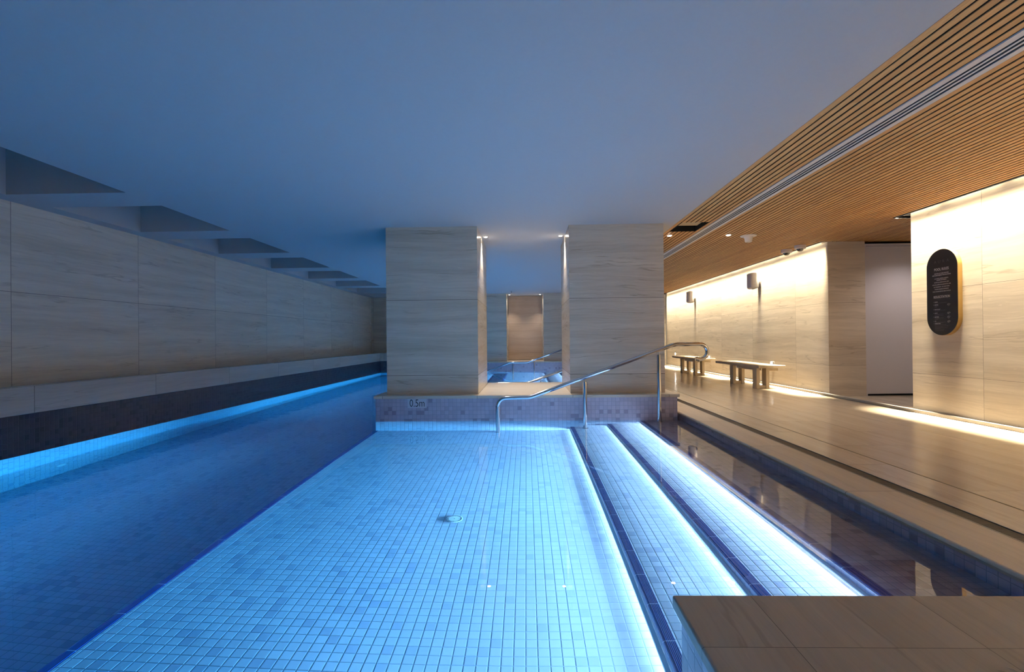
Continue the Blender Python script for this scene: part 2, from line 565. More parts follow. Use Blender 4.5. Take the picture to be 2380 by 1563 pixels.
structure(m.build('parapet', M['stone_ledge']), 'low travertine parapet capping the dark tiles under the left wall', 'parapet')
m = MB().box(XLW, XL - 0.10, YN, 16.0, 0.20, 0.25)
structure(m.build('trim_1', M['stone_ledge']), 'floor of the narrow trough behind the low left parapet', 'trim')

# deck and its pool side
m = MB().box(2.26, 6.7, YN, 16.1, -0.6, ZD)
structure(m.build('floor', M['floor']), 'polished travertine deck along the right wall', 'floor')
m = MB().box(1.88, 2.155, YN, 16.1, -0.6, ZD - 0.036)
structure(m.build('pool_wall', M['mosaic']), 'dark navy-lit mosaic pool side below the deck edge on the right', 'pool wall')
m = MB()
prof = [(2.155, ZD - 0.0355), (1.872, ZD - 0.0355)]
for k in range(7):
    t = math.pi / 2 + math.pi / 2 * (1 - k / 6)
    prof.append((1.872 + 0.0 + 0.014 * math.cos(t) , ZD - 0.016 + 0.016 * math.sin(t)))
prof.append((2.155, ZD))
m.prism(prof, (0, YN, 0), (1, 0, 0), (0, 0, 1), (0, 1, 0), 16.1 - YN)
structure(m.build('deck_edging', M['stone_deck_edge']), 'bullnosed travertine edging between the pool and the slot drain', 'edging')
m = MB().box(2.155, 2.26, YN, 16.1, -0.05, ZD - 0.02)
structure(m.build('trim_2', M['black']), 'dark bed of the slot drain in the deck', 'trim')
dr = thing('floor_drain', 'long dark slot drain with a fine grate set in the deck beside the pool', 'drain', (2.2, 6.0, ZD - 0.02))
MB().box(2.166, 2.249, YN, 16.1, ZD - 0.02, ZD - 0.003).build('grate', M['grate'], dr)
m = MB().box(2.156, 2.164, YN, 16.1, ZD - 0.02, ZD + 0.001).box(2.251, 2.259, YN, 16.1, ZD - 0.02, ZD + 0.001)
m.build('frame', M['gasket'], dr)
m = MB().box(2.549, 2.560, YN, 16.1, ZD - 0.004, ZD + 0.0012)
structure(m.build('trim_3', M['strip_joint']), 'thin olive movement joint running along the deck', 'trim')

# steps into the shallow pool, and the same flight behind the pillars
def pool_step(x0, x1, y0, y1, zt, label, group, nose_dir=-1, zb=FL - 0.02, mat='mosaic_floor'):
    t = thing('pool_step', label, 'pool step', (x0, (y0 + y1) / 2, zb), group)
    MB().box(x0 + 0.012, x1, y0, y1, zb, zt - 0.0005).build('tread', M[mat], t)
    m_ = MB()
    pr = [(x0 + 0.05, zt - 0.03), (x0 + 0.012, zt - 0.03), (x0 + 0.002, zt - 0.024), (x0, zt - 0.012), (x0 + 0.004, zt - 0.002), (x0 + 0.010, zt + 0.002), (x0 + 0.05, zt + 0.002)]
    m_.prism(pr, (0, y0, 0), (1, 0, 0), (0, 0, 1), (0, 1, 0), y1 - y0)
    m_.build('nosing', M['nosing'], t)
    return t


def step_strip(x, y0, y1, zf, label, power, group, side=0.0):
    """LED profile on a riser under the nosing, washing the tread below it."""
    t = thing('light_strip', label, 'light strip', (x, (y0 + y1) / 2, zf + 0.055), group)
    MB().box(x - 0.006, x + 0.014, y0, y1, zf + 0.057, zf + 0.074).build('profile', M['white_plastic'], t)
    MB().box(x - 0.005, x + 0.012, y0, y1, zf + 0.054, zf + 0.0565).build('diffuser', M['led_strip'], t)
    area_light('step_strip_light', (x - 0.002, (y0 + y1) / 2, zf + 0.052), (-0.25, 0, -1), 0.014, y1 - y0 - 0.02, power * (y1 - y0), WHITE_BLUE)
    if side > 0:
        area_light('step_throw_light', (x - 0.008, (y0 + y1) / 2, zf + 0.098), (-1, 0, -0.12), 0.014, y1 - y0 - 0.02, side * (y1 - y0), THROW_BLUE, spread=math.radians(64))  # second lamp added to carry light out over the pool floor
    return t


SY0 = 1.33
pool_step(0.525, 0.975, SY0, KY - 0.002, D1, 'lowest submerged step with a navy ribbed nosing, nearest the pool middle', 'steps of the near pool')
pool_step(0.975, 1.378, SY0, KY - 0.002, D2, 'middle submerged step with a navy ribbed nosing and white light at both sides', 'steps of the near pool')
pool_step(1.378, 1.879, SY0, KY - 0.002, D3, 'top step just under the water beside the deck, dark and mirroring the stone wall', 'steps of the near pool', mat='mosaic')
step_strip(0.520, SY0, KY - 0.01, FL, 'glaring white strip at the foot of the lowest step', P_STEP * 1.7, 'step light strips of the near pool', 56.0)
step_strip(0.970, SY0, KY - 0.01, D1, 'glaring white strip at the foot of the middle step', P_STEP, 'step light strips of the near pool')
step_strip(1.373, SY0, KY - 0.01, D2, 'glaring white strip at the foot of the top step', P_STEP, 'step light strips of the near pool')

# edge of the shallow floor over the lane
t = thing('pool_edging', 'straight navy tile line where the shallow floor drops to the lane', 'pool edging', (-1.862, 2, FL))
m = MB()
pr = [(-1.835, FL - 0.03), (-1.875, FL - 0.03), (-1.885, FL - 0.02), (-1.884, FL - 0.004), (-1.876, FL + 0.003), (-1.840, FL + 0.003)]
m.prism(pr, (0, YN, 0), (1, 0, 0), (0, 0, 1), (0, 1, 0), KY - YN)
m.build('nosing', M['nosing'], t)
area_light('lane_strip_light', (-1.89, 1.7, FL - 0.10), (-1, 0, 0.02), 0.03, 8.2, P_LANE * 8.2, POOL_BLUE, spread=math.radians(60))
area_light('lane_strip_light', (-1.89, 11.0, FL - 0.10), (-1, 0, 0.02), 0.03, 7.0, P_LANE * 7.0, POOL_BLUE, spread=math.radians(60))

# ------------------------------------------------------------------ kerb and pillars across the pool
m = MB().box(-1.871, 1.832, KY, 7.66, DEEP - 0.05, -0.001)  # same tile as the kerb above, paler to stand for the strip light
structure(m.build('pool_wall', M['mosaic_floor']), 'bright underwater face below the kerb under the two pillars', 'pool wall')
m = MB().box(-1.871, 1.832, KY, 7.66, 0.0, 0.2795)
structure(m.build('pool_kerb', M['mosaic']), 'mosaic-faced kerb across the pool under the two pillars', 'kerb')
m = MB().box(-1.890, 1.855, KY - 0.02, 7.68, 0.280, 0.3155, 0.003, 1)
structure(m.build('kerb_coping', M['stone_coping']), 'flat travertine coping on the kerb carrying the two pillars', 'coping')
m = MB().box(-1.773, -0.612, PY0, PY1, 0.316, ZC)
structure(m.build('pillar', M['stone_pillar']), 'broad travertine pillar left of the central opening', 'pillar')
m = MB().box(0.547, 1.731, PY0, PY1, 0.316, ZC)
structure(m.build('pillar', M['stone_pillar']), 'broad travertine pillar right of the central opening, behind the handrail', 'pillar')

# ------------------------------------------------------------------ far pool behind the pillars
FY0, FY1 = 7.66, 14.93
m = MB().box(-0.585, 0.53, FY0, FY1, FL - 0.12, FL)
structure(m.build('pool_floor', M['mosaic_floor']), 'blue tiled floor of the far pool seen through the opening', 'pool floor')
pool_step(0.525, 0.975, FY0, FY1, D1, 'lowest step of the far pool, right side through the opening', 'steps of the far pool')
pool_step(0.975, 1.378, FY0, FY1, D2, 'second step of the far pool, partly hidden by the right pillar', 'steps of the far pool')
pool_step(1.378, 1.879, FY0, FY1, D3, 'top step of the far pool behind the right pillar', 'steps of the far pool')
t = thing('pool_step', 'step going down on the left of the far pool, with navy edges', 'pool step', (-1.0, 11, DEEP), 'steps of the far pool')
MB().box(-1.0, -0.585, FY0, FY1, DEEP, -0.75).build('tread', M['mosaic_floor'], t)
MB().box(-1.012, -0.955, FY0, FY1, -0.75, -0.745).box(-0.632, -0.585, FY0, FY1, FL - 0.02, FL + 0.003).build('nosing', M['nosing'], t)
step_strip(0.520, FY0 + 0.02, FY1, FL, 'white strip at the foot of the lowest step in the far pool', P_STEP * 0.8, 'step light strips of the far pool', 75.0)
step_strip(0.970, FY0 + 0.02, FY1, D1, 'white strip at the foot of the second step in the far pool', P_STEP * 0.8, 'step light strips of the far pool')
step_strip(-1.02, FY0 + 0.02, FY1, -1.0, 'white strip under the left steps of the far pool', P_STEP * 0.5, 'step light strips of the far pool')
m = MB().box(-1.9, 1.879, FY1, 16.0, DEEP, -0.001)  # underwater part in the paler tile, its brightness painted in
structure(m.build('pool_wall', M['mosaic_floor']), 'underwater face below the far kerb', 'pool wall')
m = MB().box(-1.9, 1.879, FY1, 16.0, 0.0, 0.2795)
structure(m.build('pool_kerb', M['mosaic']), 'mosaic-faced kerb at the far end of the far pool', 'kerb')
m = MB().box(-1.89, 1.90, FY1 - 0.02, 16.0, 0.280, 0.3155, 0.003, 1)
structure(m.build('kerb_coping', M['stone_coping']), 'travertine coping below the far glowing niche', 'coping')
m = MB().box(-1.9, -0.612, 15.1, YB, 0.316, ZC)
structure(m.build('pillar', M['stone_pillar']), 'far travertine pillar left of the glowing niche', 'pillar')
m = MB().box(0.540, 1.9, 15.1, YB, 0.316, ZC)
structure(m.build('pillar', M['stone_pillar']), 'far travertine pillar right of the glowing niche', 'pillar')

# ------------------------------------------------------------------ platform in the foreground
t = thing('pool_platform', 'low platform with a brown stone top in the lower right foreground', 'platform', (1.1, 0.5, FL))
MB().box(0.400, 1.879, YN + 0.02, 1.282, 0.0, 0.2795).build('base', M['mosaic'], t)
MB().box(0.400, 1.879, YN + 0.02, 1.282, FL + 0.002, -0.001).build('submerged_base', M['mosaic_floor'], t)  # base tile again, in a lighter colour for the lit water
MB().box(0.381, 1.90, YN + 0.02, 1.300, 0.280, 0.3155, 0.006, 3).build('top', M['stone_platform'], t)
# carved petal ring in the stone top
m = MB()
cx, cyy = 0.985, 0.955
for k in range(14):
    an = 2 * math.pi * k / 14
    pts = []
    L, Wd = 0.030, 0.0055
    for q in range(9):
        s_ = q / 8
        pts.append((s_ * L, Wd * math.sin(math.pi * s_)))
    for q in range(7, 0, -1):
        s_ = q / 8
        pts.append((s_ * L, -Wd * math.sin(math.pi * s_)))
    ang = an + 0.9
    ex = Vector((math.cos(ang), math.sin(ang), 0))
    ey = Vector((-math.sin(ang), math.cos(ang), 0))
    o = Vector((cx + 0.045 * math.cos(an), cyy + 0.045 * math.sin(an), 0.3153))
    c0 = m.bm.verts.new(o + ex * (L * 0.5) + Vector((0, 0, 0.0022)))
    ring_v = [m.bm.verts.new(o + ex * a_ + ey * b_) for a_, b_ in pts]
    for i in range(len(ring_v)):
        m.bm.faces.new([ring_v[i], ring_v[(i + 1) % len(ring_v)], c0])
m.build('carving', M['stone_platform'], t)

# ------------------------------------------------------------------ walls
m = MB().box(XLW - 0.1, XLW, YN, 16.1, 0.2, ZC)
structure(m.build('wall_left', M['stone_left']), 'long travertine wall on the left above the lane', 'wall')
m = MB().box(XLW, 4.8, YB, YB + 0.1, -0.6, ZC)
structure(m.build('wall_back', M['stone_end']), 'travertine wall closing the hall at the far end', 'wall')
m = MB().box(XLW - 0.1, 6.8, YN - 0.1, YN, DEEP - 0.1, ZC)
structure(m.build('wall_front', M['stone_end']), 'travertine wall behind the viewer', 'wall')
m = MB().box(XR, 6.7, YN, 5.86, 0.133, ZC + 0.12)
structure(m.build('wall_right', M['stone_right']), 'washed travertine wall on the right carrying the oval sign', 'wall')
m = MB().box(XR, 5.145, 7.45, 7.60, ZD, ZC)
m.box(XR, 4.74, 7.60, 15.9, 0.133, ZC + 0.12)
structure(m.build('wall_right', M['stone_right_far']), 'washed travertine wall on the right behind the two benches', 'wall')
m = MB().box(6.55, 6.7, 5.86, 7.8, ZD, ZC).box(6.05, 6.7, 7.52, 7.8, ZD, ZC)
structure(m.build('wall_alcove', M['plaster']), 'plain side wall of the alcove by the white door', 'wall')
m = MB().box(4.74, 4.80, 7.6, 16.1, -0.1, ZC + 0.2).box(4.6, 4.74, 15.9, 16.1, -0.1, ZC + 0.2)
structure(m.build('trim_4', M['plaster']), 'core behind the far right stone wall', 'trim')
m = MB().box(6.7, 6.8, YN, 8.0, -0.6, ZC + 0.2)
structure(m.build('trim_5', M['plaster']), 'outer core of the right-hand wall', 'trim')

# skirting light profile along the foot of the right wall
m = MB().box(4.535, 4.562, YN, 15.9, 0.118, 0.132)
m.box(4.562, 4.576, YN, 15.9, ZD, 0.132)
structure(m.build('baseboard_right', M['gasket']), 'grey metal light profile along the foot of the right wall', 'baseboard')
area_light('skirting_light', (4.552, 1.6, 0.114), (-1, 0, -0.78), 0.012, 8.4, P_FLOOR * 8.4, WARM, spread=math.radians(72))
area_light('skirting_light', (4.552, 11.7, 0.114), (-1, 0, -0.78), 0.012, 8.2, P_FLOOR * 8.2, WARM, spread=math.radians(72))

# door in the alcove
door = structure(thing('door_1', None, None, (5.6, 7.52, ZD)), 'plain white door in the alcove beside the oval sign', 'door')
MB().box(5.146, 5.172, 7.46, 7.56, ZD, 2.40).box(5.172, 6.05, 7.46, 7.56, 2.372, 2.40).build('door_frame', M['door'], door)
m = MB()
a0, a1 = Vector((5.176, 7.485)), Vector((6.04, 7.515))
m.prism([(a0.x, a0.y), (a1.x, a1.y), (a1.x, a1.y + 0.04), (a0.x, a0.y + 0.04)], (0, 0, 0.115), (1, 0, 0), (0, 1, 0), (0, 0, 1), 2.366 - 0.115)
m.build('door_leaf', M['door'], door)
MB().box(5.172, 6.05, 7.47, 7.56, ZD + 0.001, ZD + 0.012).build('threshold', M['black'], door)
MB().box(5.13, 6.05, 7.565, 7.60, ZD, ZC).build('backing', M['black'], door)

# ------------------------------------------------------------------ ceilings
m = MB()
CX0 = -4.97
T = 0.5
m.box(-3.80, 1.895, YN, YB + 0.1, ZC, ZC + T)             # main field
m.box(XLW - 0.1, CX0, YN, YB + 0.1, ZC, ZC + T)           # margin by the left wall
far_edges = [4.515 - 1.611, 4.515, 6.136, 7.715, 9.33, 10.945, 12.55, 14.15, 15.75]
beams = [(e, e + 0.455) for e in far_edges]
m.box(CX0, -3.80, YN, far_edges[0] - 1.155, ZC, ZC + T)
for (b0, b1) in beams:
    m.box(CX0, -3.80, b0, min(b1, YB + 0.1), ZC, ZC + T)
structure(m.build('ceiling', M['plaster']), 'smooth white plaster ceiling tinted blue by the pool, with ceiling pockets on the left', 'ceiling')
m = MB().box(XLW - 0.1, -3.7, YN, YB + 0.1, ZC + T, ZC + T + 0.05)
structure(m.build('ceiling', M['recess']), 'grey tops of the ceiling pockets along the left wall', 'ceiling')

# timber slat ceiling
HX0, HX1, HY0, HY1 = 1.957, 2.303, 6.08, 6.60
m = MB()
P = 0.0577
x = 1.897
SLOT_X = 4.535
k = 0
m.box(1.897, 1.945, YN, 16.0, ZC + 0.002, ZC + 0.0065)
x = 1.9595
while x < 6.6:
    x1 = x + 0.0398
    if x < 2.533 and x1 > 2.352:
        x += P
        continue
    if x1 > SLOT_X and x < 4.75:
        segs = [(6.03, 7.45)]
    elif x >= 4.75:
        segs = [(5.87, 7.62)]
    else:
        segs = [(YN, 15.95)]
    if x < HX1 and x1 > HX0:
        segs = [(YN, HY0), (HY1, 15.95)]
    for s0, s1 in segs:
        m.box(x, x1, s0, s1, ZC + 0.002, ZC + 0.0065)
    x += P
structure(m.build('ceiling', M['oak']), 'warm oak slat ceiling over the deck', 'ceiling')
m = MB()
m.box(1.896, HX0, YN, 16.1, ZC + 0.007, ZC + 0.03)
m.box(HX0, HX1, YN, HY0, ZC + 0.007, ZC + 0.03).box(HX0, HX1, HY1, 16.1, ZC + 0.007, ZC + 0.03)
m.box(HX1, 4.53, YN, 16.1, ZC + 0.007, ZC + 0.03)
m.box(4.53, 4.74, 6.03, 7.45, ZC + 0.007, ZC + 0.03)
m.box(4.74, 6.7, 5.86, 7.7, ZC + 0.007, ZC + 0.03)
structure(m.build('ceiling', M['black']), 'black backing seen between the oak ceiling slats', 'ceiling')
m = MB().box(4.525, 4.531, YN, 6.03, ZC, ZC + 0.14).box(4.525, 4.531, 7.45, 15.9, ZC, ZC + 0.14)
m.box(4.53, 4.80, YN, 6.03, ZC + 0.13, ZC + 0.14).box(4.53, 4.80, 7.45, 15.95, ZC + 0.13, ZC + 0.14)
m.box(4.53, 4.80, 6.03, 6.04, ZC, ZC + 0.14)
structure(m.build('trim_6', M['plaster']), 'white light slot between the oak ceiling and the right wall', 'trim')
MB_gap = MB().box(1.8951, 1.897, YN, 16.1, ZC, ZC + 0.06)
structure(MB_gap.build('trim_7', M['black']), 'dark shadow line where plaster ceiling meets the oak slats', 'trim')

# ceiling slot wash, in short runs as fitted
yy = YN + 0.3
while yy < 5.8:
    area_light('slot_wash_light', (4.556, yy + 0.35, ZC + 0.06), (0.10, 0, -1), 0.03, 0.62, P_WASH * 0.7, WARM)
    area_light('slot_graze_light', (4.556, yy + 0.35, ZC + 0.05), (-0.01, 0, -1), 0.03, 0.70, P_GRAZE * 0.7, WARM, spread=math.radians(24))
    yy += 0.7
yy = 7.5
while yy < 15.6:
    area_light('slot_wash_light', (4.556, yy + 0.35, ZC + 0.06), (0.10, 0, -1), 0.03, 0.62, P_WASH * 0.7, WARM)
    area_light('slot_graze_light', (4.556, yy + 0.35, ZC + 0.05), (-0.01, 0, -1), 0.03, 0.70, P_GRAZE * 0.7, WARM, spread=math.radians(24))
    yy += 0.7

# opened hatch in the slats
h = thing('ceiling_hatch', 'open rectangular hatch in the oak slats beside the air grille', 'hatch', (2.13, 6.34, ZC))
m = MB().box(HX0, HX1, HY0, HY0 + 0.006, ZC + 0.004, ZC + 0.16).box(HX0, HX1, HY1 - 0.006, HY1, ZC + 0.004, ZC + 0.16)
m.box(HX0, HX0 + 0.006, HY0, HY1, ZC + 0.004, ZC + 0.16).box(HX1 - 0.006, HX1, HY0, HY1, ZC + 0.004, ZC + 0.16)
m.build('shaft', M['black'], h)
MB().box(HX0 + 0.006, HX1 - 0.03, HY0 + 0.006, HY1 - 0.15, ZC + 0.048, ZC + 0.06).build('panel', M['hatch_panel'], h)
MB().box(HX0, HX1, HY0, HY1, ZC + 0.16, ZC + 0.17).build('lid', M['black'], h)

# linear air grille
g = thing('air_grille', 'long white slot air grille running through the oak slat ceiling', 'air grille', (2.44, 6.5, ZC))
m = MB().box(2.358, 2.402, YN, 15.95, ZC - 0.002, ZC + 0.0065).box(2.489, 2.527, YN, 15.95, ZC - 0.002, ZC + 0.0065)
m.build('frame', M['white_metal'], g)
for xb in (2.421, 2.455):
    MB().box(xb, xb + 0.014, YN, 15.95, ZC - 0.001, ZC + 0.0014).build('blade', M['white_metal'], g)
MB().box(2.402, 2.489, YN, 15.95, ZC + 0.0015, ZC + 0.0019).build('slot_shade', M['dark_slot'], g)  # flush dark sheet standing for the shade inside the slots

# ------------------------------------------------------------------ water
m = MB().quad((XL, YN, 0), (1.88, YN, 0), (1.88, 14.95, 0), (XL, 14.95, 0))
w = m.build('pool_water', M['water'])
tag(w, 'clear still pool water mirroring the ceiling and the right wall', 'water', kind='stuff')

# ------------------------------------------------------------------ handrails
def arc(cx_, cz_, r, a0_, a1_, nseg=12):
    return [(cx_ + r * math.cos(a0_ + (a1_ - a0_) * i / nseg), cz_ + r * math.sin(a0_ + (a1_ - a0_) * i / nseg)) for i in range(nseg + 1)]


def fillet(pts, r, nseg=6):
    out = [Vector((p[0], p[1])) for p in pts[:1]]
    for a_, b_, c_ in zip(pts, pts[1:], pts[2:]):
        A, B, Cc = Vector(a_), Vector(b_), Vector(c_)
        d1, d2 = (A - B).normalized(), (Cc - B).normalized()
        for i in range(nseg + 1):
            s_ = i / nseg
            p0, p2 = B + d1 * r, B + d2 * r
            out.append(p0 * (1 - s_) ** 2 + B * 2 * s_ * (1 - s_) + p2 * s_ ** 2)
    out.append(Vector(pts[-1]))
    return out


RR = 0.0245


def handrail_near():
    y = 5.85
    t_ = thing('handrail', 'polished steel handrail rising from the water to a looped end in front of the pillars', 'handrail', (0.6, y, FL))
    path = [(-0.355, FL + 0.001), (-0.355, 0.20)]
    path += [tuple(p) for p in arc(-0.255, 0.19, 0.100, math.pi, math.pi / 2 + 0.08, 10)]
    tail = fillet([(-0.20, 0.2925), (0.040, 0.296), (1.775, 0.921), (2.075, 0.921)], 0.05)
    path += [tuple(p) for p in tail]
    path += arc(2.075, 0.831, 0.090, math.pi / 2, -math.pi / 2 - 0.28, 18)
    path.append((2.025, 0.747))
    MB().tube([(a_, y, b_) for a_, b_ in path], RR).build('rail', M['steel'], t_, True)
    for px, zb, zt in ((0.700, D1, 0.478), (1.588, D3, 0.798)):
        MB().tube([(px, y, zb + 0.002), (px, y, zt)], RR * 1.02).build('post', M['steel'], t_, True)
        MB().tube([(px, y, zt), (px, y, zt + 0.06)], 0.0075, 12).build('neck', M['steel'], t_, True)
    for px, zb in ((-0.355, FL), (0.700, D1), (1.588, D3)):
        MB().lathe((px, y, zb + 0.003), (0, 0, 1), [(0.040, 0), (0.040, 0.006), (0.030, 0.012), (RR, 0.014)], 28).build('flange', M['steel'], t_, True)
    return t_


handrail_near()


def handrail_far(y, label, loop):
    t_ = thing('handrail', label, 'handrail', (0.0, y, FL), 'handrails of the far pool')
    pts = [(-1.75, -0.17), (-0.50, 0.293), (0.020, 0.293), (1.76, 0.921)]
    path = [tuple(p) for p in fillet(pts + [(2.075, 0.921)], 0.05)]
    if loop:
        path += arc(2.075, 0.831, 0.090, math.pi / 2, -math.pi / 2 - 0.28, 18)
        path.append((2.025, 0.747))
    MB().tube([(a_, y, b_) for a_, b_ in path], RR).build('rail', M['steel'], t_, True)
    for px, zt in ((-0.416, 0.293), (0.226, 0.36)):
        MB().tube([(px, y, FL + 0.002), (px, y, zt - 0.05)], RR).build('post', M['steel'], t_, True)
        MB().tube([(px, y, zt - 0.05), (px, y, zt)], 0.0075, 12).build('neck', M['steel'], t_, True)
    return t_


handrail_far(7.80, 'handrail of the far pool close behind the opening, half hidden by the coping', True)
handrail_far(14.72, 'distant handrail crossing in front of the glowing niche', True)

# ------------------------------------------------------------------ depth marker, drain, inlets
def text_mesh(name, body, size, origin, ex, ey, mat, parent, depth=0.0008, align='CENTER', sx=1.0, spacing=1.0, weight=0.0):
    c = bpy.data.curves.new(name + '_curve', 'FONT')
    c.body = body
    c.size = size
    c.align_x = align
    c.align_y = 'CENTER'
    c.extrude = depth
    c.space_character = spacing
    c.offset = weight
    c.resolution_u = 3
    tmp = bpy.data.objects.new(name + '_tmp', c)
    COL.objects.link(tmp)
    dg = bpy.context.evaluated_depsgraph_get()
    dg.update()
    me = bpy.data.meshes.new_from_object(tmp.evaluated_get(dg))
    bpy.data.objects.remove(tmp)
    ex, ey = Vector(ex), Vector(ey)
    ez = ex.cross(ey)
    o = Vector(origin) - root_loc(parent)
    for v in me.vertices:
        p = v.co
        v.co = o + ex * (p.x * sx) + ey * p.y + ez * p.z
    me.materials.clear()
    me.materials.append(mat)
    ob = bpy.data.objects.new(name, me)
    COL.objects.link(ob)
    ob.parent = parent
    return ob


dm = thing('depth_marker', 'pale rectangular tile reading 0.5m on the kerb front', 'depth marker', (-1.355, KY, 0.222))
MB().box(-1.472, -1.238, KY - 0.003, KY + 0.001, 0.164, 0.279).build('plate', M['marker'], dm)
text_mesh('lettering', '0.5m', 0.131, (-1.354, KY - 0.0034, 0.221), (1, 0, 0), (0, 0, 1), M['black_ink'], dm, 0.0006, sx=0.74, weight=-0.0008)

dc = thing('drain_cover', 'round white cover in the shallow pool floor', 'drain cover', (-0.497, 3.255, FL))
MB().lathe((-0.497, 3.255, FL), (0, 0, 1), [(0.056, 0.0), (0.056, 0.004), (0.050, 0.006), (0.047, 0.004), (0.047, 0.001)], 48).build('rim', M['inlet'], dc, True)
MB().lathe((-0.497, 3.255, FL), (0, 0, 1), [(0.041, 0.001), (0.041, 0.006), (0.0, 0.0072)], 48).build('cover', M['inlet'], dc, True)
for k in range(5):
    a_ = k * math.pi / 2
    rr_ = 0.043 if k < 4 else 0.0
    MB().lathe((-0.497 + rr_ * math.cos(a_), 3.255 + rr_ * math.sin(a_), FL + 0.006), (0, 0, 1), [(0.004, 0), (0.004, 0.0016), (0, 0.0018)], 12).build('screw', M['screw'], dc)

inl = None
for yy, lab in ((4.62, 'round white inlet in the bright underwater wall, nearest one'), (8.85, 'round white inlet in the bright underwater wall, middle one'),
                (10.85, 'round white inlet in the bright underwater wall, farthest one')):
    t = thing('water_inlet', lab, 'water inlet', (XL, yy, -0.92), 'inlets in the lane wall')
    MB().lathe((XL, yy, -0.92), (1, 0, 0), [(0.045, 0), (0.045, 0.008), (0.036, 0.012), (0.03, 0.008), (0.012, 0.006), (0, 0.006)], 28).build('fitting', M['inlet'], t, True)

# ------------------------------------------------------------------ downlights
def downlight(x_, y_, label, power, angle, group, r=0.028, direction=(0, 0, -1), zc=ZC, color=NEUTRAL):
    t_ = thing('downlight', label, 'downlight', (x_, y_, zc), group)
    MB().lathe((x_, y_, zc), (0, 0, -1), [(r + 0.012, -0.002), (r + 0.012, 0.003), (r + 0.004, 0.004), (r, 0.001)], 32).build('trim_ring', M['white_metal'], t_, True)
    MB().lathe((x_, y_, zc), (0, 0, -1), [(r, 0.0015), (r, 0.0040), (r * 0.75, 0.009), (0, 0.012)], 32).build('lens', M['led_white'], t_)
    spot_light('downlight_beam', (x_, y_, zc - 0.016), direction, power, color, angle, 0.7, 0.02)
    return t_


g_ = 'downlights of the central opening'
downlight(-0.553, 6.735, 'small lit downlight by the left pillar inside the opening', 130, 78, g_, r=0.022)
downlight(0.490, 6.735, 'small lit downlight by the right pillar inside the opening', 130, 78, g_, r=0.022)
g_ = 'downlights of the far niche'
downlight(-0.53, 15.5, 'tiny downlight at the left of the glowing far niche', 48, 92, g_, r=0.018)
downlight(0.45, 15.5, 'tiny downlight at the right of the glowing far niche', 48, 92, g_, r=0.018)
g_ = 'downlights in the oak ceiling'
downlight(2.023, 6.83, 'lit downlight in the oak slats beside the right pillar', 60, 120, g_)
downlight(5.75, 6.75, 'unseen downlight added in the alcove to brighten the white door', 40, 140, g_, color=(1.0, 0.88, 0.86))  # added out of view to brighten the door
downlight(2.851, 6.85, 'lit downlight in the oak slats between grille and round white fitting', 60, 120, g_)

# glowing niche: back panel with its slim bright frame
t = thing('niche_panel', 'warm travertine panel closing the far niche', 'wall panel', (0, YB, 0.32))
MB().box(-0.585, 0.510, YB - 0.03, YB - 0.001, 0.335, ZC - 0.012).build('panel', M['niche_stone'], t)

# sprinkler
t = thing('sprinkler', 'tiny sprinkler head hanging from the far ceiling above the niche', 'sprinkler', (-0.43, 14.35, ZC))
MB().lathe((-0.43, 14.35, ZC), (0, 0, -1), [(0.03, -0.001), (0.03, 0.004), (0.008, 0.01), (0.008, 0.04), (0.012, 0.045), (0.012, 0.055), (0, 0.055)], 16).build('body', M['gasket'], t, True)
MB().lathe((-0.43, 14.35, ZC - 0.056), (0, 0, -1), [(0.02, 0), (0.02, 0.003), (0, 0.003)], 16).build('deflector', M['gasket'], t)

# round white ceiling fitting
t = thing('ceiling_fitting', 'round white flanged fitting protruding from the oak slats', 'ceiling fitting', (3.16, 6.92, ZC))
MB().lathe((3.16, 6.92, ZC), (0, 0, -1), [(0.108, -0.001), (0.110, 0.006), (0.100, 0.012), (0.062, 0.018)], 40).build('flange', M['white_plastic'], t, True)
MB().lathe((3.16, 6.92, ZC), (0, 0, -1), [(0.062, 0.015), (0.056, 0.028), (0.050, 0.055), (0.046, 0.085), (0.040, 0.092), (0, 0.094)], 36).build('body', M['white_plastic'], t, True)

# dome cameras
def dome_camera(x_, y_, label):
    t_ = thing('dome_camera', label, 'camera', (x_, y_, ZC), 'dome cameras')
    MB().lathe((x_, y_, ZC), (0, 0, -1), [(0.080, -0.001), (0.082, 0.006), (0.082, 0.046), (0.076, 0.054), (0.052, 0.056)], 36).build('housing', M['white_plastic'], t_, True)
    MB().lathe((x_, y_, ZC), (0, 0, -1), [(0.053, 0.054), (0.051, 0.062), (0.042, 0.080), (0.026, 0.094), (0, 0.100)], 32).build('dome', M['smoked'], t_, True)
    return t_


dome_camera(4.31, 8.08, 'white dome security camera, the farther and lower of the pair')
dome_camera(4.33, 7.72, 'white dome security camera nearer the alcove, right of its twin')

# wall speakers
def speaker(y_, z_, label):
    t_ = thing('wall_speaker', label, 'speaker', (XR, y_, z_), 'speakers on the right wall')
    MB().box(XR - 0.195, XR - 0.045, y_ - 0.105, y_ + 0.105, z_ - 0.155, z_ + 0.155, 0.032, 5).build('cabinet', M['white_plastic'], t_, True, 60)
    MB().box(XR - 0.203, XR - 0.190, y_ - 0.088, y_ + 0.088, z_ - 0.138, z_ + 0.138, 0.010, 3).build('grille', M['white_metal'], t_, True, 60)
    m_ = MB().box(XR - 0.05, XR - 0.012, y_ - 0.030, y_ + 0.030, z_ - 0.05, z_ + 0.05, 0.008, 2)
    m_.box(XR - 0.012, XR - 0.001, y_ - 0.085, y_ + 0.05, z_ - 0.13, z_ + 0.13, 0.004, 2)
    m_.build('bracket', M['white_plastic'], t_, True, 60)
    MB().box(XR - 0.15, XR - 0.10, y_ - 0.03, y_ + 0.03, z_ - 0.165, z_ - 0.153, 0.004, 1).build('badge', M['white_metal'], t_)
    return t_


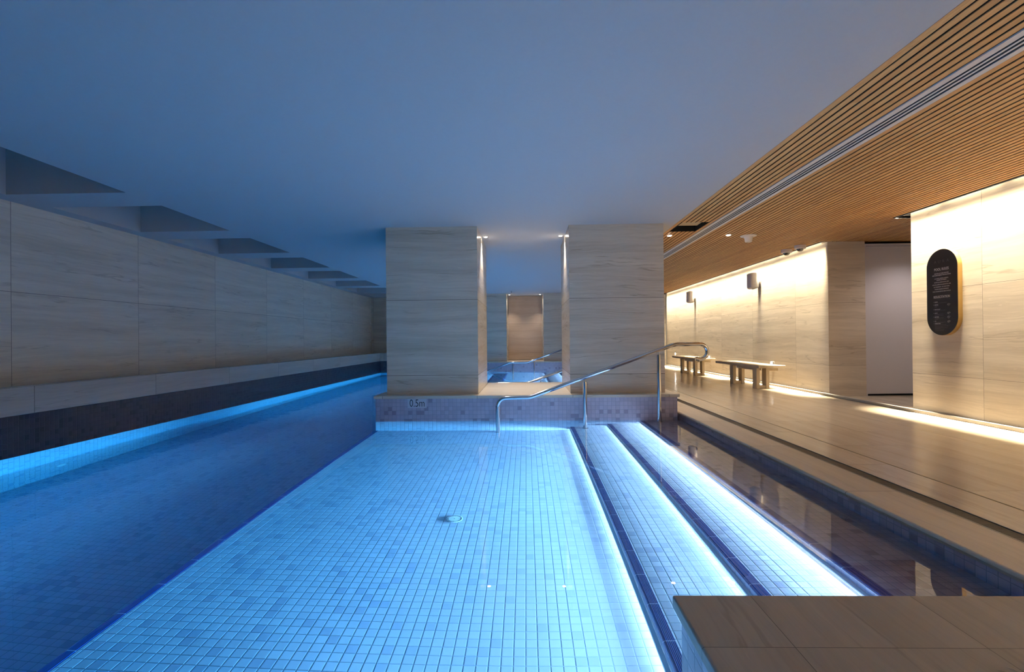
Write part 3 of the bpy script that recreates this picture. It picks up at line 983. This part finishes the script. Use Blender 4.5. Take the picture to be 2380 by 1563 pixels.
speaker(9.62, 2.105, 'white wall speaker, the nearer one, above the nearer bench')
speaker(13.25, 2.105, 'white wall speaker, the farther one, close to the end wall')

# small square wall lights above the benches
for y_, lab in ((9.12, 'small lit square wall light above the nearer bench'), (12.2, 'small lit square wall light above the right end of the farther bench'),
                (14.95, 'small lit square wall light left of the farther bench')):
    t = thing('wall_light', lab, 'wall light', (XR, y_, 0.505), 'small square wall lights')
    m = MB().box(XR - 0.030, XR - 0.001, y_ - 0.042, y_ + 0.042, 0.465, 0.470).box(XR - 0.030, XR - 0.001, y_ - 0.042, y_ + 0.042, 0.536, 0.541)
    m.box(XR - 0.030, XR - 0.001, y_ - 0.042, y_ - 0.037, 0.470, 0.536).box(XR - 0.030, XR - 0.001, y_ + 0.037, y_ + 0.042, 0.470, 0.536)
    m.build('housing', M['gasket'], t)
    MB().box(XR - 0.026, XR - 0.002, y_ - 0.034, y_ + 0.034, 0.473, 0.533, 0.008, 2).build('lens', M['led_wall'], t)

# ------------------------------------------------------------------ benches
def bench():
    x0_, x1_ = 4.03, 4.49
    y0_, y1_ = 8.50, 10.42
    t_ = thing('bench', 'timber bench with two paired-leg frames, the nearer one along the right wall', 'bench', (4.2, 9.4, ZD), 'benches along the right wall')
    MB().box(x0_, x1_, y0_, y1_, 0.455, 0.50, 0.004, 1).build('seat', M['bench'], t_)
    for ya in (8.62, 9.58):
        for xa in (4.02, 4.185):
            MB().box(xa, xa + 0.06, ya - 0.06, ya + 0.09, ZD + 0.0005, 0.4545, 0.003, 1).build('leg', M['bench'], t_)
        MB().box(4.081, 4.184, ya - 0.045, ya + 0.03, ZD + 0.0005, ZD + 0.06, 0.003, 1).build('stretcher', M['bench'], t_)
        MB().box(4.246, 4.40, ya - 0.05, ya + 0.05, 0.405, 0.4545, 0.003, 1).build('bearer', M['bench'], t_)
    MB().box(4.085, 4.18, 8.72, 9.515, 0.405, 0.4545, 0.003, 1).build('rail', M['bench'], t_)
    return t_


b1 = bench()
b2 = copy_tree(b1)
b2.location = (4.2, 9.4 + 3.08, ZD)
b2['label'] = 'timber bench with two paired-leg frames, the farther one behind the looped handrail end'

# ------------------------------------------------------------------ oval sign
sg = thing('pool_rules_sign', 'black stadium-shaped sign with brass edge headed POOL RULES on the right wall', 'sign', (XR, 5.385, 1.47))
SC, SH, SW = 1.4695, 0.4725, 0.196


def stadium(w_, h_, nn=24):
    pts_ = []
    for i in range(nn + 1):
        a_ = math.pi * i / nn
        pts_.append((w_ * math.cos(a_), h_ - w_ + w_ * math.sin(a_)))
    for i in range(nn + 1):
        a_ = math.pi + math.pi * i / nn
        pts_.append((w_ * math.cos(a_), -(h_ - w_) + w_ * math.sin(a_)))
    return pts_


EX, EY, EZ = (0, -1, 0), (0, 0, 1), (-1, 0, 0)
MB().prism(stadium(SW, SH), (XR - 0.001, 5.385, SC), EX, EY, EZ, 0.046).build('edge', M['brass'], sg, True, 40)
MB().prism(stadium(SW - 0.002, SH - 0.002), (XR - 0.047, 5.385, SC), EX, EY, EZ, 0.004).build('face', M['sign_face'], sg, True, 40)
XT = XR - 0.0513


def sign_text(nm, body, size, a_, zt, mat='white_ink', **kw):
    return text_mesh(nm, body, size, (XT, 5.385 - a_, zt), EX, EY, M[mat], sg, 0.0003, **kw)


for ch, ax in (('A', -0.078), ('U', -0.026), ('R', 0.027), ('A', 0.080)):
    sign_text('logo_letter', ch, 0.046, ax, 1.806, 'grey_ink', weight=-0.0009)
sign_text('heading', 'POOL RULES', 0.040, 0.0, 1.722, weight=0.0004, sx=0.82)
for txt, zt, sz in (('USE POOL AT YOUR OWN RISK', 1.677, 0.0165), ('AND PLEASE OBSERVE THE FOLLOWING:', 1.658, 0.0165)):
    sign_text('rules_text', txt, sz, 0.0, zt, weight=0.0002, sx=0.78)
for txt, zt in (('NO DIVING, JUMPING, RUNNING,', 1.622), ('BOMBING OR PUSHING', 1.605), ('NO PETS ALLOWED IN POOL AREA', 1.580),
                ('NO FOOD, DRINK OR GLASS IN POOL AREA', 1.555), ('BE CONSIDERATE - NO LOUD NOISES', 1.530),
                ('CHILDREN REQUIRE SUPERVISION', 1.505), ('PLEASE SHOWER BEFORE USING THE POOL', 1.480)):
    sign_text('rules_text', txt, 0.0150, 0.0, zt, sx=0.78)
sign_text('heading', 'RESUSCITATION', 0.038, 0.0, 1.419, weight=0.0004, sx=0.74)


def bar(a0_, a1_, zt, hgt, mb=None):
    (mb or m).box(XT - 0.0003, XT + 0.0003, 5.385 - a1_, 5.385 - a0_, zt - hgt / 2, zt + hgt / 2)


for zt in (1.697, 1.393, 1.108):
    mb_ = MB()
    bar(-0.108, 0.108, zt, 0.0012, mb_)
    mb_.build('rule_line', M['grey_ink'], sg)
items = [('1', 'DANGER', 1.361, [(0.155, 1.349)]), ('2', 'RESPONSE', 1.330, [(0.05, 1.318), (0.03, 1.302), (0.03, 1.293)]),
         ('3', 'SEND FOR HELP', 1.284 - 0.02, [(0.14, 1.253), (0.06, 1.243)]), ('4', 'AIRWAY', 1.222, [(0.11, 1.212), (0.06, 1.203), (0.11, 1.194)]),
         ('5', 'BREATHING', 1.170, [(0.11, 1.160), (0.055, 1.150), (0.04, 1.142)]), ('6', 'CPR', 1.154 - 0.045, [(0.14, 1.100), (0.11, 1.091)]),
         ('7', 'DEFIBRILLATION', 1.070, [(0.145, 1.060), (0.02, 1.051)])]
# numbered list, laid out on even rows between the two rules
m = MB()
rows = [1.365, 1.334, 1.283, 1.243, 1.200, 1.153, 1.126]
for (num, head, _, lines), zt in zip(items, rows):
    sign_text('list_number', num, 0.0115, -0.108, zt, align='LEFT')
    sign_text('list_heading', head, 0.0125, -0.093, zt, align='LEFT', sx=0.8, weight=0.0002)
    for i, (wd, _z) in enumerate(lines):
        bar(-0.093, -0.093 + wd, zt - 0.0105 - 0.0078 * i, 0.0034)
for i, wd in enumerate((0.175, 0.11, 0.165, 0.075, 0.12)):
    bar(-0.093, -0.093 + wd, 1.098 + 0.004 - 0.0085 * i - 0.004, 0.0030)
bar(-0.093, 0.02, 1.050, 0.0034)
m.build('fine_print', M['grey_ink'], sg)
# little line drawings beside the list
for zt in (1.330, 1.238, 1.196, 1.146):
    m = MB()
    pts = [(XT, 5.385 - (0.088 + 0.018 * math.cos(2 * math.pi * i / 10)), zt + 0.011 * math.sin(2 * math.pi * i / 10) + 0.003 * math.sin(i * 2.3 + zt * 90)) for i in range(9)]
    m.tube(pts, 0.0009, 6)
    pts = [(XT, 5.385 - (0.074 + 0.006 * i), zt + 0.006 * math.cos(i * 1.9 + zt * 50)) for i in range(5)]
    m.tube(pts, 0.0009, 6)
    m.build('pictogram', M['white_ink'], sg)
